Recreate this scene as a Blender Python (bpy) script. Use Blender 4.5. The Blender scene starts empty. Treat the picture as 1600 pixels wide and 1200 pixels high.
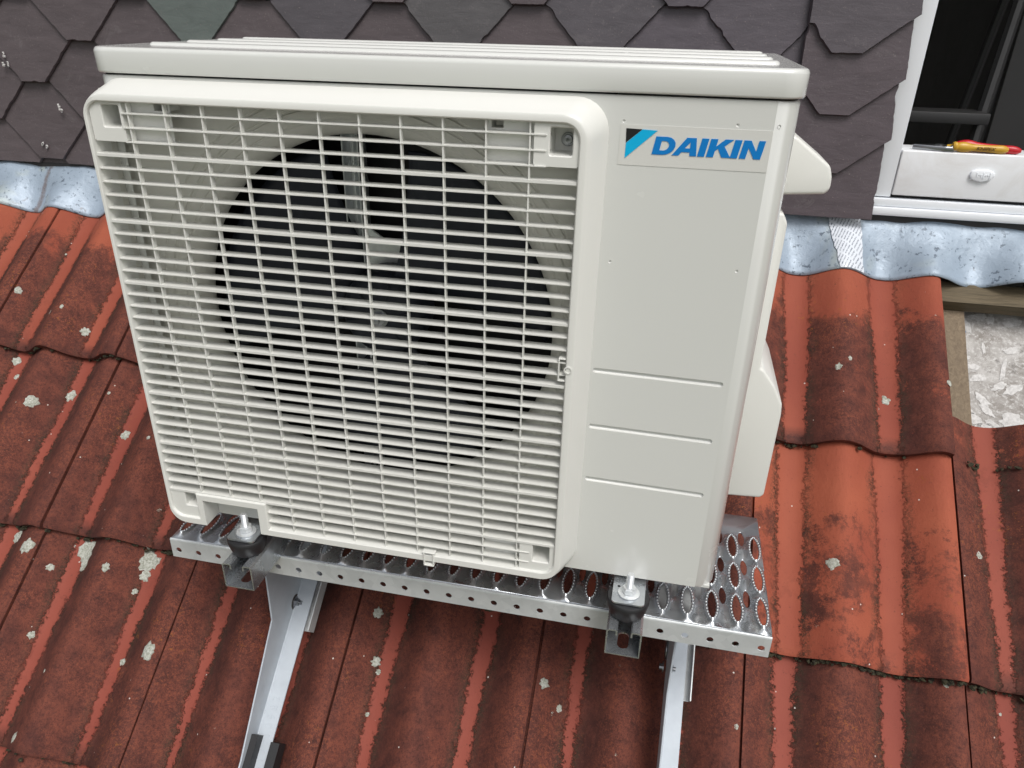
import bpy, bmesh, math, random
from math import sin, cos, pi, radians, hypot, atan2, exp, floor, sqrt
from mathutils import Vector, Matrix, noise
from mathutils.geometry import delaunay_2d_cdt
random.seed(7)
SC = bpy.context.scene
COL = SC.collection

# ---------------------------------------------------------------- camera
cam = bpy.data.cameras.new('camera'); co = bpy.data.objects.new('camera', cam); COL.objects.link(co)
co.location = (0.5759, -0.7140, 0.5884); co.rotation_euler = (1.0956, -0.0175, 0.2197)
cam.sensor_width = 36; cam.lens = 1185.78*36/1600
cam.shift_x = 16.556/1600; cam.shift_y = 25.68/1600
cam.clip_start = 0.02; cam.clip_end = 500
SC.camera = co
# ---------------------------------------------------------------- world, sun, exposure
SUN_EL, SUN_AZ = 57, 146          # azimuth: the sun stands in front and to the right of the unit
w = bpy.data.worlds.new('World'); SC.world = w; w.use_nodes = True
wn = w.node_tree; bg = wn.nodes['Background']
sky = wn.nodes.new('ShaderNodeTexSky'); sky.sky_type = 'NISHITA'; sky.sun_disc = False
sky.sun_elevation = radians(SUN_EL); sky.sun_rotation = radians(SUN_AZ)
sky.air_density = 1.0; sky.dust_density = 4.0; sky.ozone_density = 1.0
hs = wn.nodes.new('ShaderNodeHueSaturation'); hs.inputs['Saturation'].default_value = 0.22
wn.links.new(sky.outputs[0], hs.inputs['Color']); wn.links.new(hs.outputs[0], bg.inputs[0])
bg.inputs[1].default_value = 0.13
sl = bpy.data.lights.new('sun', 'SUN'); so = bpy.data.objects.new('sun', sl); COL.objects.link(so)
sl.energy = 1.9; sl.angle = radians(25); sl.color = (1, 0.965, 0.92)
sd = Vector((sin(radians(SUN_AZ))*cos(radians(SUN_EL)), cos(radians(SUN_AZ))*cos(radians(SUN_EL)), sin(radians(SUN_EL))))
so.rotation_euler = sd.to_track_quat('Z', 'Y').to_euler()
SC.view_settings.view_transform = 'Standard'; SC.view_settings.look = 'None'
SC.view_settings.exposure = -0.02; SC.view_settings.gamma = 1
SC.render.engine = 'CYCLES'
SC.cycles.max_bounces = 8; SC.cycles.diffuse_bounces = 4; SC.cycles.glossy_bounces = 4

# ---------------------------------------------------------------- object helpers
def link(name, mesh, mats, parent=None):
    o = bpy.data.objects.new(name, mesh); COL.objects.link(o)
    for m in (mats if isinstance(mats, (list, tuple)) else [mats]): mesh.materials.append(m)
    if parent: o.parent = parent
    return o
def smooth(me, ang=35):
    for p in me.polygons: p.use_smooth = True
    me.set_sharp_from_angle(angle=radians(ang))
def obj(name, bm, mats, parent=None, sm=35):
    bmesh.ops.recalc_face_normals(bm, faces=bm.faces)
    me = bpy.data.meshes.new(name); bm.to_mesh(me); bm.free()
    if sm: smooth(me, sm)
    return link(name, me, mats, parent)
def raw(name, vs, fs, mats, parent=None, sm=35, mi=None):
    me = bpy.data.meshes.new(name); me.from_pydata(vs, [], fs); me.update()
    if mi: me.polygons.foreach_set('material_index', mi)
    if sm: smooth(me, sm)
    return link(name, me, mats, parent)
def thing(name, label, cat, loc=(0, 0, 0), group=None):
    o = bpy.data.objects.new(name, None); COL.objects.link(o); o.location = loc
    o.empty_display_size = .05
    o['label'] = label; o['category'] = cat
    if group: o['group'] = group
    return o
def keep(ch, loc):      # parts are modelled in world space: shift to the thing's local space
    pass
def box(bm, x0, x1, y0, y1, z0, z1, bev=0, seg=2, mi=0):
    r = bmesh.ops.create_cube(bm, size=1)
    vs = r['verts']
    for v in vs: v.co = Vector(((x0+x1)/2+v.co.x*(x1-x0), (y0+y1)/2+v.co.y*(y1-y0), (z0+z1)/2+v.co.z*(z1-z0)))
    fs = set(f for v in vs for f in v.link_faces)
    for f in fs: f.material_index = mi
    if bev:
        es = list(set(e for v in vs for e in v.link_edges))
        bmesh.ops.bevel(bm, geom=es, offset=bev, segments=seg, profile=.5, affect='EDGES')
def prism(bm, poly, axis, a, b, bev=0, seg=2):
    """poly in the two other axes; axis 0:(y,z) 1:(x,z) 2:(x,y)"""
    def P(q, t):
        return {0: (t, q[0], q[1]), 1: (q[0], t, q[1]), 2: (q[0], q[1], t)}[axis]
    A = [bm.verts.new(P(q, a)) for q in poly]; B = [bm.verts.new(P(q, b)) for q in poly]
    n = len(poly); fs = [bm.faces.new(A), bm.faces.new(B[::-1])]
    for i in range(n): fs.append(bm.faces.new((A[i], B[i], B[(i+1) % n], A[(i+1) % n])))
    bmesh.ops.recalc_face_normals(bm, faces=fs)
    if bev:
        es = list(set(e for f in fs for e in f.edges))
        bmesh.ops.bevel(bm, geom=es, offset=bev, segments=seg, profile=.5, affect='EDGES', clamp_overlap=True)
def lathe(bm, prof, c, axis=(0, 0, 1), n=32, cap=True):
    q = Vector(axis).normalized().to_track_quat('Z', 'Y'); c = Vector(c); rings = []
    for r, h in prof:
        rings.append([bm.verts.new(c+q@Vector((r*cos(2*pi*i/n), r*sin(2*pi*i/n), h))) for i in range(n)])
    for a, b in zip(rings, rings[1:]):
        for i in range(n): bm.faces.new((a[i], a[(i+1) % n], b[(i+1) % n], b[i]))
    if cap: bm.faces.new(rings[0][::-1]); bm.faces.new(rings[-1])
def tube(bm, pts, r, n=8):
    pts = [Vector(p) for p in pts]; rings = []
    for i, p in enumerate(pts):
        d = (pts[min(i+1, len(pts)-1)]-pts[max(i-1, 0)]).normalized(); q = d.to_track_quat('Z', 'Y')
        rr = r[i] if isinstance(r, (list, tuple)) else r
        rings.append([bm.verts.new(p+q@Vector((rr*cos(2*pi*k/n), rr*sin(2*pi*k/n), 0))) for k in range(n)])
    for a, b in zip(rings, rings[1:]):
        for k in range(n): bm.faces.new((a[k], a[(k+1) % n], b[(k+1) % n], b[k]))
    bm.faces.new(rings[0][::-1]); bm.faces.new(rings[-1])
def rrect(x0, x1, z0, z1, r, n=6):
    out = []
    for cx, cz, a0 in ((x1-r, z0+r, -90), (x1-r, z1-r, 0), (x0+r, z1-r, 90), (x0+r, z0+r, 180)):
        for i in range(n+1):
            a = radians(a0+90*i/n); out.append((cx+r*cos(a), cz+r*sin(a)))
    return out
def inpoly(p, poly):
    x, y = p; c = False; j = len(poly)-1
    for i in range(len(poly)):
        xi, yi = poly[i]; xj, yj = poly[j]
        if (yi > y) != (yj > y) and x < (xj-xi)*(y-yi)/(yj-yi)+xi: c = not c
        j = i
    return c
def fill(outer, holes=(), extra=(), rings=()):
    """triangulated flat region: returns verts2d, faces"""
    pts = []; edges = []
    for loop in [outer]+list(holes)+list(rings):
        b = len(pts); n = len(loop); pts += [Vector(p) for p in loop]
        edges += [(b+i, b+(i+1) % n) for i in range(n)]
    pts += [Vector(p) for p in extra]
    V, _, F, _, _, _ = delaunay_2d_cdt(pts, edges, [], 0, 1e-7)
    bbs = [(min(p[0] for p in h), max(p[0] for p in h), min(p[1] for p in h), max(p[1] for p in h), h) for h in holes]
    out = []
    for f in F:
        c = sum((V[i] for i in f), Vector((0, 0)))/len(f)
        if not inpoly(c, outer): continue
        if any(a <= c.x <= b and d <= c.y <= e and inpoly(c, h) for a, b, d, e, h in bbs): continue
        out.append(tuple(f))
    return V, out
def addflat(bm, V, F, fn, mi=0):
    vs = [bm.verts.new(fn(v)) for v in V]
    for f in F:
        try: bm.faces.new([vs[i] for i in f]).material_index = mi
        except ValueError: pass
    bm.verts.ensure_lookup_table()
    for v in vs:
        if not v.link_faces: bm.verts.remove(v)
def loft(bm, loops, close=True, mi=0):
    rs = [[bm.verts.new(p) for p in L] for L in loops]
    for a, b in zip(rs, rs[1:]):
        n = len(a)
        for i in range(n if close else n-1):
            bm.faces.new((a[i], a[(i+1) % n], b[(i+1) % n], b[i])).material_index = mi
    return rs
def solid(o, t, off=-1):
    m = o.modifiers.new('solid', 'SOLIDIFY'); m.thickness = t; m.offset = off

# ---------------------------------------------------------------- materials
class N:
    def __init__(s, name):
        s.m = bpy.data.materials.new(name); s.m.use_nodes = True; s.t = s.m.node_tree
        s.b = s.t.nodes['Principled BSDF']
    def n(s, ty, **k):
        x = s.t.nodes.new(ty)
        for a, v in k.items():
            if a in x.inputs.keys(): x.inputs[a].default_value = v
            else: setattr(x, a, v)
        return x
    def l(s, a, b): s.t.links.new(a, b)
    def noise(s, scale, detail=4, rough=.55, vec=None, dist=0):
        x = s.n('ShaderNodeTexNoise'); x.inputs['Scale'].default_value = scale
        x.inputs['Detail'].default_value = detail; x.inputs['Roughness'].default_value = rough
        x.inputs['Distortion'].default_value = dist
        if vec is not None: s.l(vec, x.inputs['Vector'])
        return x.outputs['Fac']
    def co(s): return s.n('ShaderNodeTexCoord').outputs['Object']
    def ramp(s, fac, stops, interp='LINEAR'):
        r = s.n('ShaderNodeValToRGB'); cr = r.color_ramp; cr.interpolation = interp
        cr.elements[0].position = stops[0][0]; cr.elements[1].position = stops[-1][0]
        for p, c in stops[1:-1]: cr.elements.new(p)
        for e, (p, c) in zip(cr.elements, stops):
            e.color = (c, c, c, 1) if not hasattr(c, '__len__') else (*c, 1)
        s.l(fac, r.inputs[0]); return r.outputs[0]
    def mix(s, f, a, b, mode='MIX'):
        x = s.n('ShaderNodeMix', data_type='RGBA', blend_type=mode)
        for v, k in ((f, 0), (a, 6), (b, 7)):
            if hasattr(v, 'links'): s.l(v, x.inputs[k])
            else: x.inputs[k].default_value = (*v, 1) if hasattr(v, '__len__') else v
        return x.outputs[2]
    def math(s, op, a, b=0, c=0, clamp=False):
        x = s.n('ShaderNodeMath', operation=op, use_clamp=clamp)
        for i, v in enumerate((a, b, c)):
            if hasattr(v, 'links'): s.l(v, x.inputs[i])
            else: x.inputs[i].default_value = v
        return x.outputs[0]
    def map(s, v, a, b, c=0, d=1):
        x = s.n('ShaderNodeMapRange'); s.l(v, x.inputs[0])
        for i, q in enumerate((a, b, c, d)): x.inputs[i+1].default_value = q
        return x.outputs[0]
    def bump(s, h, strength=.3, dist=.002):
        x = s.n('ShaderNodeBump'); x.inputs['Strength'].default_value = strength; x.inputs['Distance'].default_value = dist
        s.l(h, x.inputs['Height']); s.l(x.outputs[0], s.b.inputs['Normal'])
    def set(s, color=None, rough=None, metal=None, **k):
        for v, nm in ((color, 'Base Color'), (rough, 'Roughness'), (metal, 'Metallic')):
            if v is None: continue
            if hasattr(v, 'links'): s.l(v, s.b.inputs[nm])
            else: s.b.inputs[nm].default_value = (*v, 1) if hasattr(v, '__len__') else v
        for a, v in k.items(): s.b.inputs[a].default_value = v
        return s.m

def paint(name, c, rough=.35, var=.05, rv=.05):
    m = N(name); v = m.noise(6, 3, .5, m.co())
    col = m.mix(v, tuple(x*(1-var) for x in c), tuple(min(1, x*(1+var)) for x in c))
    r = m.map(m.noise(35, 3, .6, m.co()), .3, .7, rough-rv, rough+rv)
    m.bump(m.noise(900, 2, .5, m.co()), .04, .0006)
    return m.set(col, r)
M = {}
M['casing'] = paint('ivory_painted_steel', (.665, .672, .648), .27, .015, .004)
M['casing'].node_tree.nodes['Principled BSDF'].inputs['Coat Weight'].default_value = 1.0
M['casing'].node_tree.nodes['Principled BSDF'].inputs['Coat Roughness'].default_value = .20
M['plastic'] = paint('ivory_plastic', (.71, .712, .678), .38, .015, .01)
M['shroud'] = paint('ivory_shroud_sheet', (.66, .65, .60), .42, .02, .01)
M['sticker'] = paint('clear_sticker_film', (.655, .655, .625), .22)
M['blue'] = paint('badge_blue', (.0, .19, .56), .35, .02)
M['cyan'] = paint('badge_light_blue', (.0, .42, .74), .35, .02)
M['black'] = paint('badge_black', (.012, .012, .014), .35, .02)
M['rubber'] = paint('black_rubber', (.018, .018, .02), .5, .2)
M['dark'] = paint('dark_interior', (.006, .006, .007), .7, .2)
m = N('fan_plastic'); n1 = m.noise(14, 4, .6, m.co(), .3)
M['fan'] = m.set(m.mix(n1, (.012, .014, .020), (.028, .032, .044)), .5, **{'Specular IOR Level': .3})

def galv(name, lo, hi, rough=.32, sp=90, met=.9):
    m = N(name); c = m.co()
    v = m.n('ShaderNodeTexVoronoi'); v.inputs['Scale'].default_value = sp; m.l(c, v.inputs['Vector'])
    sep = m.n('ShaderNodeSeparateColor'); m.l(v.outputs['Color'], sep.inputs[0])
    n2 = m.noise(22, 5, .65, c, .5)
    f = m.math('MULTIPLY_ADD', sep.outputs[0], .35, m.math('MULTIPLY', n2, .7))
    col = m.mix(f, lo, hi)
    m.bump(m.noise(160, 3, .6, c), .12, .0008)
    return m.set(col, m.map(n2, .3, .7, rough-.06, rough+.14), met)
M['galv'] = galv('galvanized_steel', (.50, .53, .54), (.72, .75, .76), .40, 90, .3)
M['galv_plate'] = galv('galvanized_plate', (.36, .39, .42), (.72, .75, .78), .24, 60, .85)
M['galv_bright'] = galv('bright_zinc', (.60, .63, .65), (.85, .87, .88), .28, 200, .6)
m = N('zinc_primed_strap'); c = m.co(); n1 = m.noise(40, 4, .6, c)
M['strap'] = m.set(m.mix(n1, (.40, .44, .49), (.53, .58, .63)), .55, .0)

# roof tile: UV = (fraction across the tile, fraction up the tile), colour attribute 'tile' = (random, dirt, random)
def tile_mat():
    m = N('clay_roof_tile'); c = m.co()
    uv = m.n('ShaderNodeUVMap', uv_map='tile_uv').outputs[0]
    sx = m.n('ShaderNodeSeparateXYZ'); m.l(uv, sx.inputs[0]); U, V = sx.outputs[0], sx.outputs[1]
    at = m.n('ShaderNodeAttribute', attribute_name='tile'); sc = m.n('ShaderNodeSeparateColor'); m.l(at.outputs['Color'], sc.inputs[0])
    rnd, dirt, rnd2 = sc.outputs
    jag = m.math('ADD', m.math('MULTIPLY', m.math('SUBTRACT', m.noise(120, 6, .9, c), .5), .16),
                 m.math('MULTIPLY', m.math('SUBTRACT', m.noise(9, 2, .5, c), .5), .05))
    f = m.math('ADD', U, jag)
    # distance to the nearest water channel (left channel .205, right channel .70)
    half = m.math('MULTIPLY_ADD', V, .024, m.math('MULTIPLY_ADD', rnd2, .018, .015))
    half = m.math('ADD', half, m.math('MULTIPLY', m.math('SUBTRACT', 1, dirt), .055))
    d1 = m.math('ABSOLUTE', m.math('SUBTRACT', f, .205)); d2 = m.math('ABSOLUTE', m.math('SUBTRACT', f, .70))
    d = m.math('SUBTRACT', m.math('MINIMUM', d1, d2), half)
    stripe = m.map(d, -.006, .004, 1, 0)
    # crusted zones either side of each channel: right flank is a smooth brown film, crests are grainy red
    r1 = m.math('SUBTRACT', f, .205); r2 = m.math('SUBTRACT', f, .70)
    film = m.math('MULTIPLY', m.map(m.noise(6, 4, .6, c), .35, .6, .35, 1), m.math('MAXIMUM', m.math('MULTIPLY', m.map(r1, .0, .06), m.map(r1, .10, .20, 1, 0)),
                  m.math('MULTIPLY', m.map(r2, .0, .06), m.map(r2, .10, .20, 1, 0))))
    grain = m.math('MULTIPLY_ADD', m.noise(200, 5, .8, c), .6, m.math('MULTIPLY', m.noise(520, 3, .7, c), .4)); g2 = m.noise(34, 6, .7, c); g3 = m.noise(4.5, 3, .6, c)
    red = m.mix(m.map(g2, .38, .62), (.084, .027, .021), (.155, .046, .031))
    red = m.mix(m.math('MULTIPLY', m.map(grain, .515, .57), m.map(m.noise(7, 4, .65, c), .42, .62, .16, .75)), red, (.25, .072, .038))
    red = m.mix(m.math('MULTIPLY', m.map(grain, .475, .42), .55), red, (.030, .012, .010))
    brown = m.mix(m.map(g2, .35, .65), (.040, .014, .012), (.080, .026, .020)); brown = m.mix(m.math('MULTIPLY', m.map(grain, .54, .60), .35), brown, (.16, .05, .035))
    dirty = m.mix(m.math('MULTIPLY', film, .95), red, brown)
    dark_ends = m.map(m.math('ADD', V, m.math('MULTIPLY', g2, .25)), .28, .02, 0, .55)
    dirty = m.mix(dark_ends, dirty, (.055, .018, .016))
    clean = m.mix(m.map(g3, .35, .65), (.27, .064, .038), (.345, .092, .050))
    chan0 = clean
    clean = m.mix(m.math('MULTIPLY', m.map(grain, .40, .30), .6), clean, (.17, .04, .028))
    chan = m.mix(m.map(g3, .3, .7), (.22, .050, .035), (.28, .070, .047))
    chan = m.mix(m.map(dirt, .45, .95), m.mix(.15, chan0, chan), chan)
    stripe = m.math('MULTIPLY', stripe, m.map(m.noise(23, 4, .7, c), .30, .42, .75, 1))
    # dirt cover: mostly all over on old tiles, in soft patches on the crests of the cleaner ones
    patch = m.noise(13, 6, .72, c, .2)
    cover = m.math('ADD', m.math('MULTIPLY_ADD', dirt, 1.55, -.62), m.math('MULTIPLY', m.math('SUBTRACT', patch, .5), 1.5))
    cover = m.math('SUBTRACT', cover, m.math('MULTIPLY', m.map(V, .62, .98), m.math('SUBTRACT', 1.3, dirt)))
    cover = m.map(m.math('ADD', cover, m.math('MULTIPLY', m.math('SUBTRACT', grain, .5), .9)), .0, .16)
    col = m.mix(cover, clean, dirty)
    col = m.mix(m.math('MULTIPLY', stripe, m.map(V, .03, .09)), col, chan)
    # black algae specks hugging the channel borders
    edge = m.map(m.math('ABSOLUTE', d), .0, .05, 1, 0)
    al = m.math('MULTIPLY', m.map(m.noise(230, 5, .9, c), .46, .50), m.math('MULTIPLY', edge, m.map(m.noise(12, 3, .6, c), .38, .56)))
    side = m.map(d, -.008, .001)
    al = m.math('MULTIPLY', al, side)
    col = m.mix(m.math('MULTIPLY', al, .92), col, (.035, .027, .017))
    sp = m.map(m.noise(95, 7, .95, c), .60, .63)
    col = m.mix(m.math('MULTIPLY', sp, .7), col, (.03, .02, .015))
    # orange and white lichen flecks
    och = m.math('MULTIPLY', m.map(m.noise(130, 4, .7, c), .60, .66), m.map(m.noise(7, 3, .6, c), .55, .65))
    col = m.mix(m.math('MULTIPLY', och, .6), col, (.30, .105, .02))
    wv = m.n('ShaderNodeTexVoronoi'); wv.inputs['Scale'].default_value = 75; m.l(c, wv.inputs['Vector'])
    ws = m.n('ShaderNodeSeparateColor'); m.l(wv.outputs['Color'], ws.inputs[0])
    wd = m.math('ADD', wv.outputs['Distance'], m.math('MULTIPLY', m.noise(900, 3, .7, c), .08))
    wf = m.math('MULTIPLY', m.map(wd, .15, .11), m.map(ws.outputs[0], .93, .94))
    col = m.mix(wf, col, (.62, .58, .54))
    # fine bright grit
    gr = m.map(m.noise(1500, 2, .5, c), .68, .74)
    col = m.mix(m.math('MULTIPLY', gr, m.math('MULTIPLY', m.math('SUBTRACT', 1, stripe), .35)), col, (.42, .2, .15))
    h = m.math('MULTIPLY_ADD', grain, .6, m.math('MULTIPLY', g2, 1.3))
    h = m.math('MULTIPLY', h, m.math('MULTIPLY_ADD', stripe, -.7, 1))
    m.bump(h, .8, .0022)
    rg = m.mix(stripe, (.62,)*3, (.42,)*3)
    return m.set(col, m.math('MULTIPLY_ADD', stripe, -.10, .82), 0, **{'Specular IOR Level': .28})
M['tile'] = tile_mat()

m = N('slate'); c = m.co(); at = m.n('ShaderNodeAttribute', attribute_name='tone')
mp = m.n('ShaderNodeMapping'); m.l(c, mp.inputs[0]); mp.inputs['Rotation'].default_value = (0, .5, 0); mp.inputs['Scale'].default_value = (1, 1, 3.5)
g1 = m.noise(16, 6, .68, mp.outputs[0], .5); g2 = m.noise(320, 4, .7, c)
col = m.mix(m.map(g1, .25, .75), (.80,)*3, (1.18,)*3); col = m.mix(1.0, at.outputs['Color'], col, 'MULTIPLY')
col = m.mix(m.map(g2, .62, .70), col, (.19, .165, .16)); col = m.mix(m.math('MULTIPLY', m.map(m.noise(9, 6, .8, c, 1.5), .58, .66), .35), col, (.17, .155, .16))
m.bump(m.math('MULTIPLY_ADD', g2, .25, g1), .45, .002)
M['slate'] = m.set(col, m.map(g1, .3, .7, .42, .58))

SMX, SMY, SMK = -.818, .764, .35
m = N('lead_flashing'); c = m.co()
g1 = m.noise(11, 4, .6, c, .6); g2 = m.noise(60, 5, .7, c, .4)
col = m.mix(m.map(g1, .3, .7), (.29, .355, .43), (.345, .42, .51))
col = m.mix(m.math('MULTIPLY', m.map(m.noise(5.5, 3, .6, c, .8), .56, .68), .55), col, (.43, .47, .38))
col = m.mix(m.math('MULTIPLY', m.map(g2, .55, .75), .35), col, (.47, .56, .66))
col = m.mix(m.math('MULTIPLY', m.math('MULTIPLY', m.map(m.noise(110, 4, .6, c), .58, .62), m.map(m.noise(20, 3, .6, c), .42, .56)), .9), col, (.11, .14, .18))
col = m.mix(m.math('MULTIPLY', m.map(m.noise(14, 6, .8, c, .5), .62, .68), .6), col, (.15, .12, .11))
sx = m.n('ShaderNodeSeparateXYZ'); m.l(c, sx.inputs[0])
along = m.math('MULTIPLY_ADD', m.math('SUBTRACT', sx.outputs[1], SMY), .72, 0)
ax_ = m.math('SUBTRACT', m.math('SUBTRACT', sx.outputs[0], SMX), m.math('MULTIPLY', m.math('SUBTRACT', sx.outputs[1], SMY), SMK))
dd = m.math('ADD', m.math('POWER', m.math('DIVIDE', ax_, .0075), 2), m.math('POWER', m.math('DIVIDE', along, .030), 2))
dd = m.math('ADD', dd, m.math('MULTIPLY', m.math('SUBTRACT', m.noise(90, 5, .8, c), .5), 5))
col = m.mix(m.math('MULTIPLY', m.map(dd, 1.6, .1), .75), col, (.17, .13, .12))
m.bump(m.math('MULTIPLY_ADD', g2, .6, g1), .45, .005)
M['lead'] = m.set(col, m.map(g2, .3, .7, .34, .55), .15)

m = N('printed_tape'); c = m.co()
mp = m.n('ShaderNodeMapping'); m.l(c, mp.inputs[0]); mp.inputs['Rotation'].default_value = (0, 0, .45)
br = m.n('ShaderNodeTexBrick'); m.l(mp.outputs[0], br.inputs['Vector']); br.inputs['Scale'].default_value = 1
br.inputs['Brick Width'].default_value = .0052; br.inputs['Row Height'].default_value = .021; br.inputs['Mortar Size'].default_value = .0017
br.inputs['Color1'].default_value = (0, 0, 0, 1); br.inputs['Color2'].default_value = (0, 0, 0, 1); br.inputs['Mortar'].default_value = (1, 1, 1, 1)
f = m.math('MULTIPLY', m.math('LESS_THAN', br.outputs['Color'], .5), m.map(m.noise(650, 3, .7, c), .45, .53))
M['tape'] = m.set(m.mix(f, (.68, .72, .78), (.12, .14, .19)), .3)

M['window'] = paint('white_window_plastic', (.83, .86, .90), .3, .015, .01)
m = N('dusty_white_plastic'); c = m.co(); g = m.noise(9, 5, .7, c, .8)
M['window_dusty'] = m.set(m.mix(m.map(g, .5, .75), (.84, .86, .885), (.74, .74, .74)), .42)
M['membrane'] = paint('grey_membrane', (.045, .043, .045), .7, .5)
M['room'] = paint('dim_room_wall', (.72, .71, .69), .8, .2)
M['room_dark'] = paint('dark_cabinet', (.10, .098, .098), .5, .2)
M['ladder'] = paint('ladder_paint', (.035, .035, .036), .5, .2)
m = N('weathered_timber'); c = m.co()
mp = m.n('ShaderNodeMapping'); m.l(c, mp.inputs[0]); mp.inputs['Scale'].default_value = (1, 12, 12)
g = m.noise(14, 5, .7, mp.outputs[0], 1)
col = m.mix(m.map(g, .3, .7), (.062, .048, .026), (.15, .115, .068)); m.bump(g, .5, .002)
M['timber'] = m.set(col, .75)
m = N('weathered_timber_upright'); c = m.co()
mp = m.n('ShaderNodeMapping'); m.l(c, mp.inputs[0]); mp.inputs['Scale'].default_value = (12, 1, 12)
g = m.noise(14, 5, .7, mp.outputs[0], 1)
col = m.mix(m.map(g, .3, .7), (.13, .095, .062), (.25, .19, .125)); m.bump(g, .5, .002)
M['timber2'] = m.set(col, .75)
m = N('stained_underlay'); c = m.co()
g1 = m.noise(18, 6, .75, c, .4); g2 = m.noise(140, 5, .8, c)
col = m.mix(m.map(g1, .38, .62), (.24, .22, .20), (.47, .455, .44))
col = m.mix(m.math('MULTIPLY', m.map(g2, .5, .62), .8), col, (.62, .61, .60))
col = m.mix(m.math('MULTIPLY', m.map(m.noise(30, 5, .8, c), .58, .66), .6), col, (.09, .08, .075))
m.bump(g2, .4, .002)
M['underlay'] = m.set(col, .7)
m = N('lime_bloom'); g = m.noise(160, 4, .7, m.co())
M['bloom'] = m.set(m.mix(m.map(g, .3, .6), (.42, .41, .40), (.66, .65, .64)), .8)
m = N('pale_lichen'); c = m.co(); g = m.noise(260, 5, .75, c)
col = m.mix(m.map(g, .38, .62), (.27, .28, .22), (.58, .59, .54)); m.bump(g, .8, .003)
M['lichen'] = m.set(col, .85)
m = N('dark_moss'); c = m.co(); g = m.noise(300, 4, .7, c)
col = m.mix(m.map(g, .4, .65), (.014, .012, .008), (.07, .062, .03)); m.bump(g, .9, .003)
M['moss'] = m.set(col, .95)
M['yellow'] = paint('yellow_handle', (.56, .33, .035), .38, .12)
M['red'] = paint('red_handle', (.48, .012, .02), .38, .1)
M['brownprint'] = paint('brown_print', (.11, .05, .01), .5)
M['steel'] = N('tool_steel').set((.35, .36, .38), .3, 1.0)
M['grease'] = paint('grey_dirt', (.06, .05, .045), .6, .4)
M['bluewire'] = paint('blue_insulation', (.03, .2, .5), .4)
M['ground'] = paint('garden_ground', (.10, .12, .06), .9, .4)
M['render'] = paint('house_render', (.5, .48, .44), .85, .1)

# ---------------------------------------------------------------- the setting: ground far below
g = raw('ground', [(-60, -60, -5.2), (60, -60, -5.2), (60, 60, -5.2), (-60, 60, -5.2)], [(0, 1, 2, 3)], M['ground'], sm=0)
g['kind'] = 'structure'

# ---------------------------------------------------------------- roof frame
S, Z0, U0, TW, V0, TG = .6714, -.3964, -.4378, .2999, .5810, .3446
def rp(u, v, h=0): return Vector((u, v*cos(S)-h*sin(S), Z0+v*sin(S)+h*cos(S)))
def prof(f):
    """height of the tile surface across one tile: two rolls, two flat water channels"""
    t = (f-.205) % .495 if f < 1 else (f-.205) % .495
    t = min(t, .495-t)/.2475
    t = max(0, min(1, (t-.06)/.94)); t = t*t*(3-2*t)
    e = max(0, 1-f/.06) if f < .06 else 0
    return -.029+.038*t-.003*e*e
def roof_h(u, v):
    f = (u-U0)/TW; f -= floor(f)
    k = (V0-v)/TG; k -= floor(k); vv = 1-k
    return prof(f)+.019*(1-vv)
house = thing('house', 'dormer with purple slate cladding, white window and red clay tiled roof below it', 'house')

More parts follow.
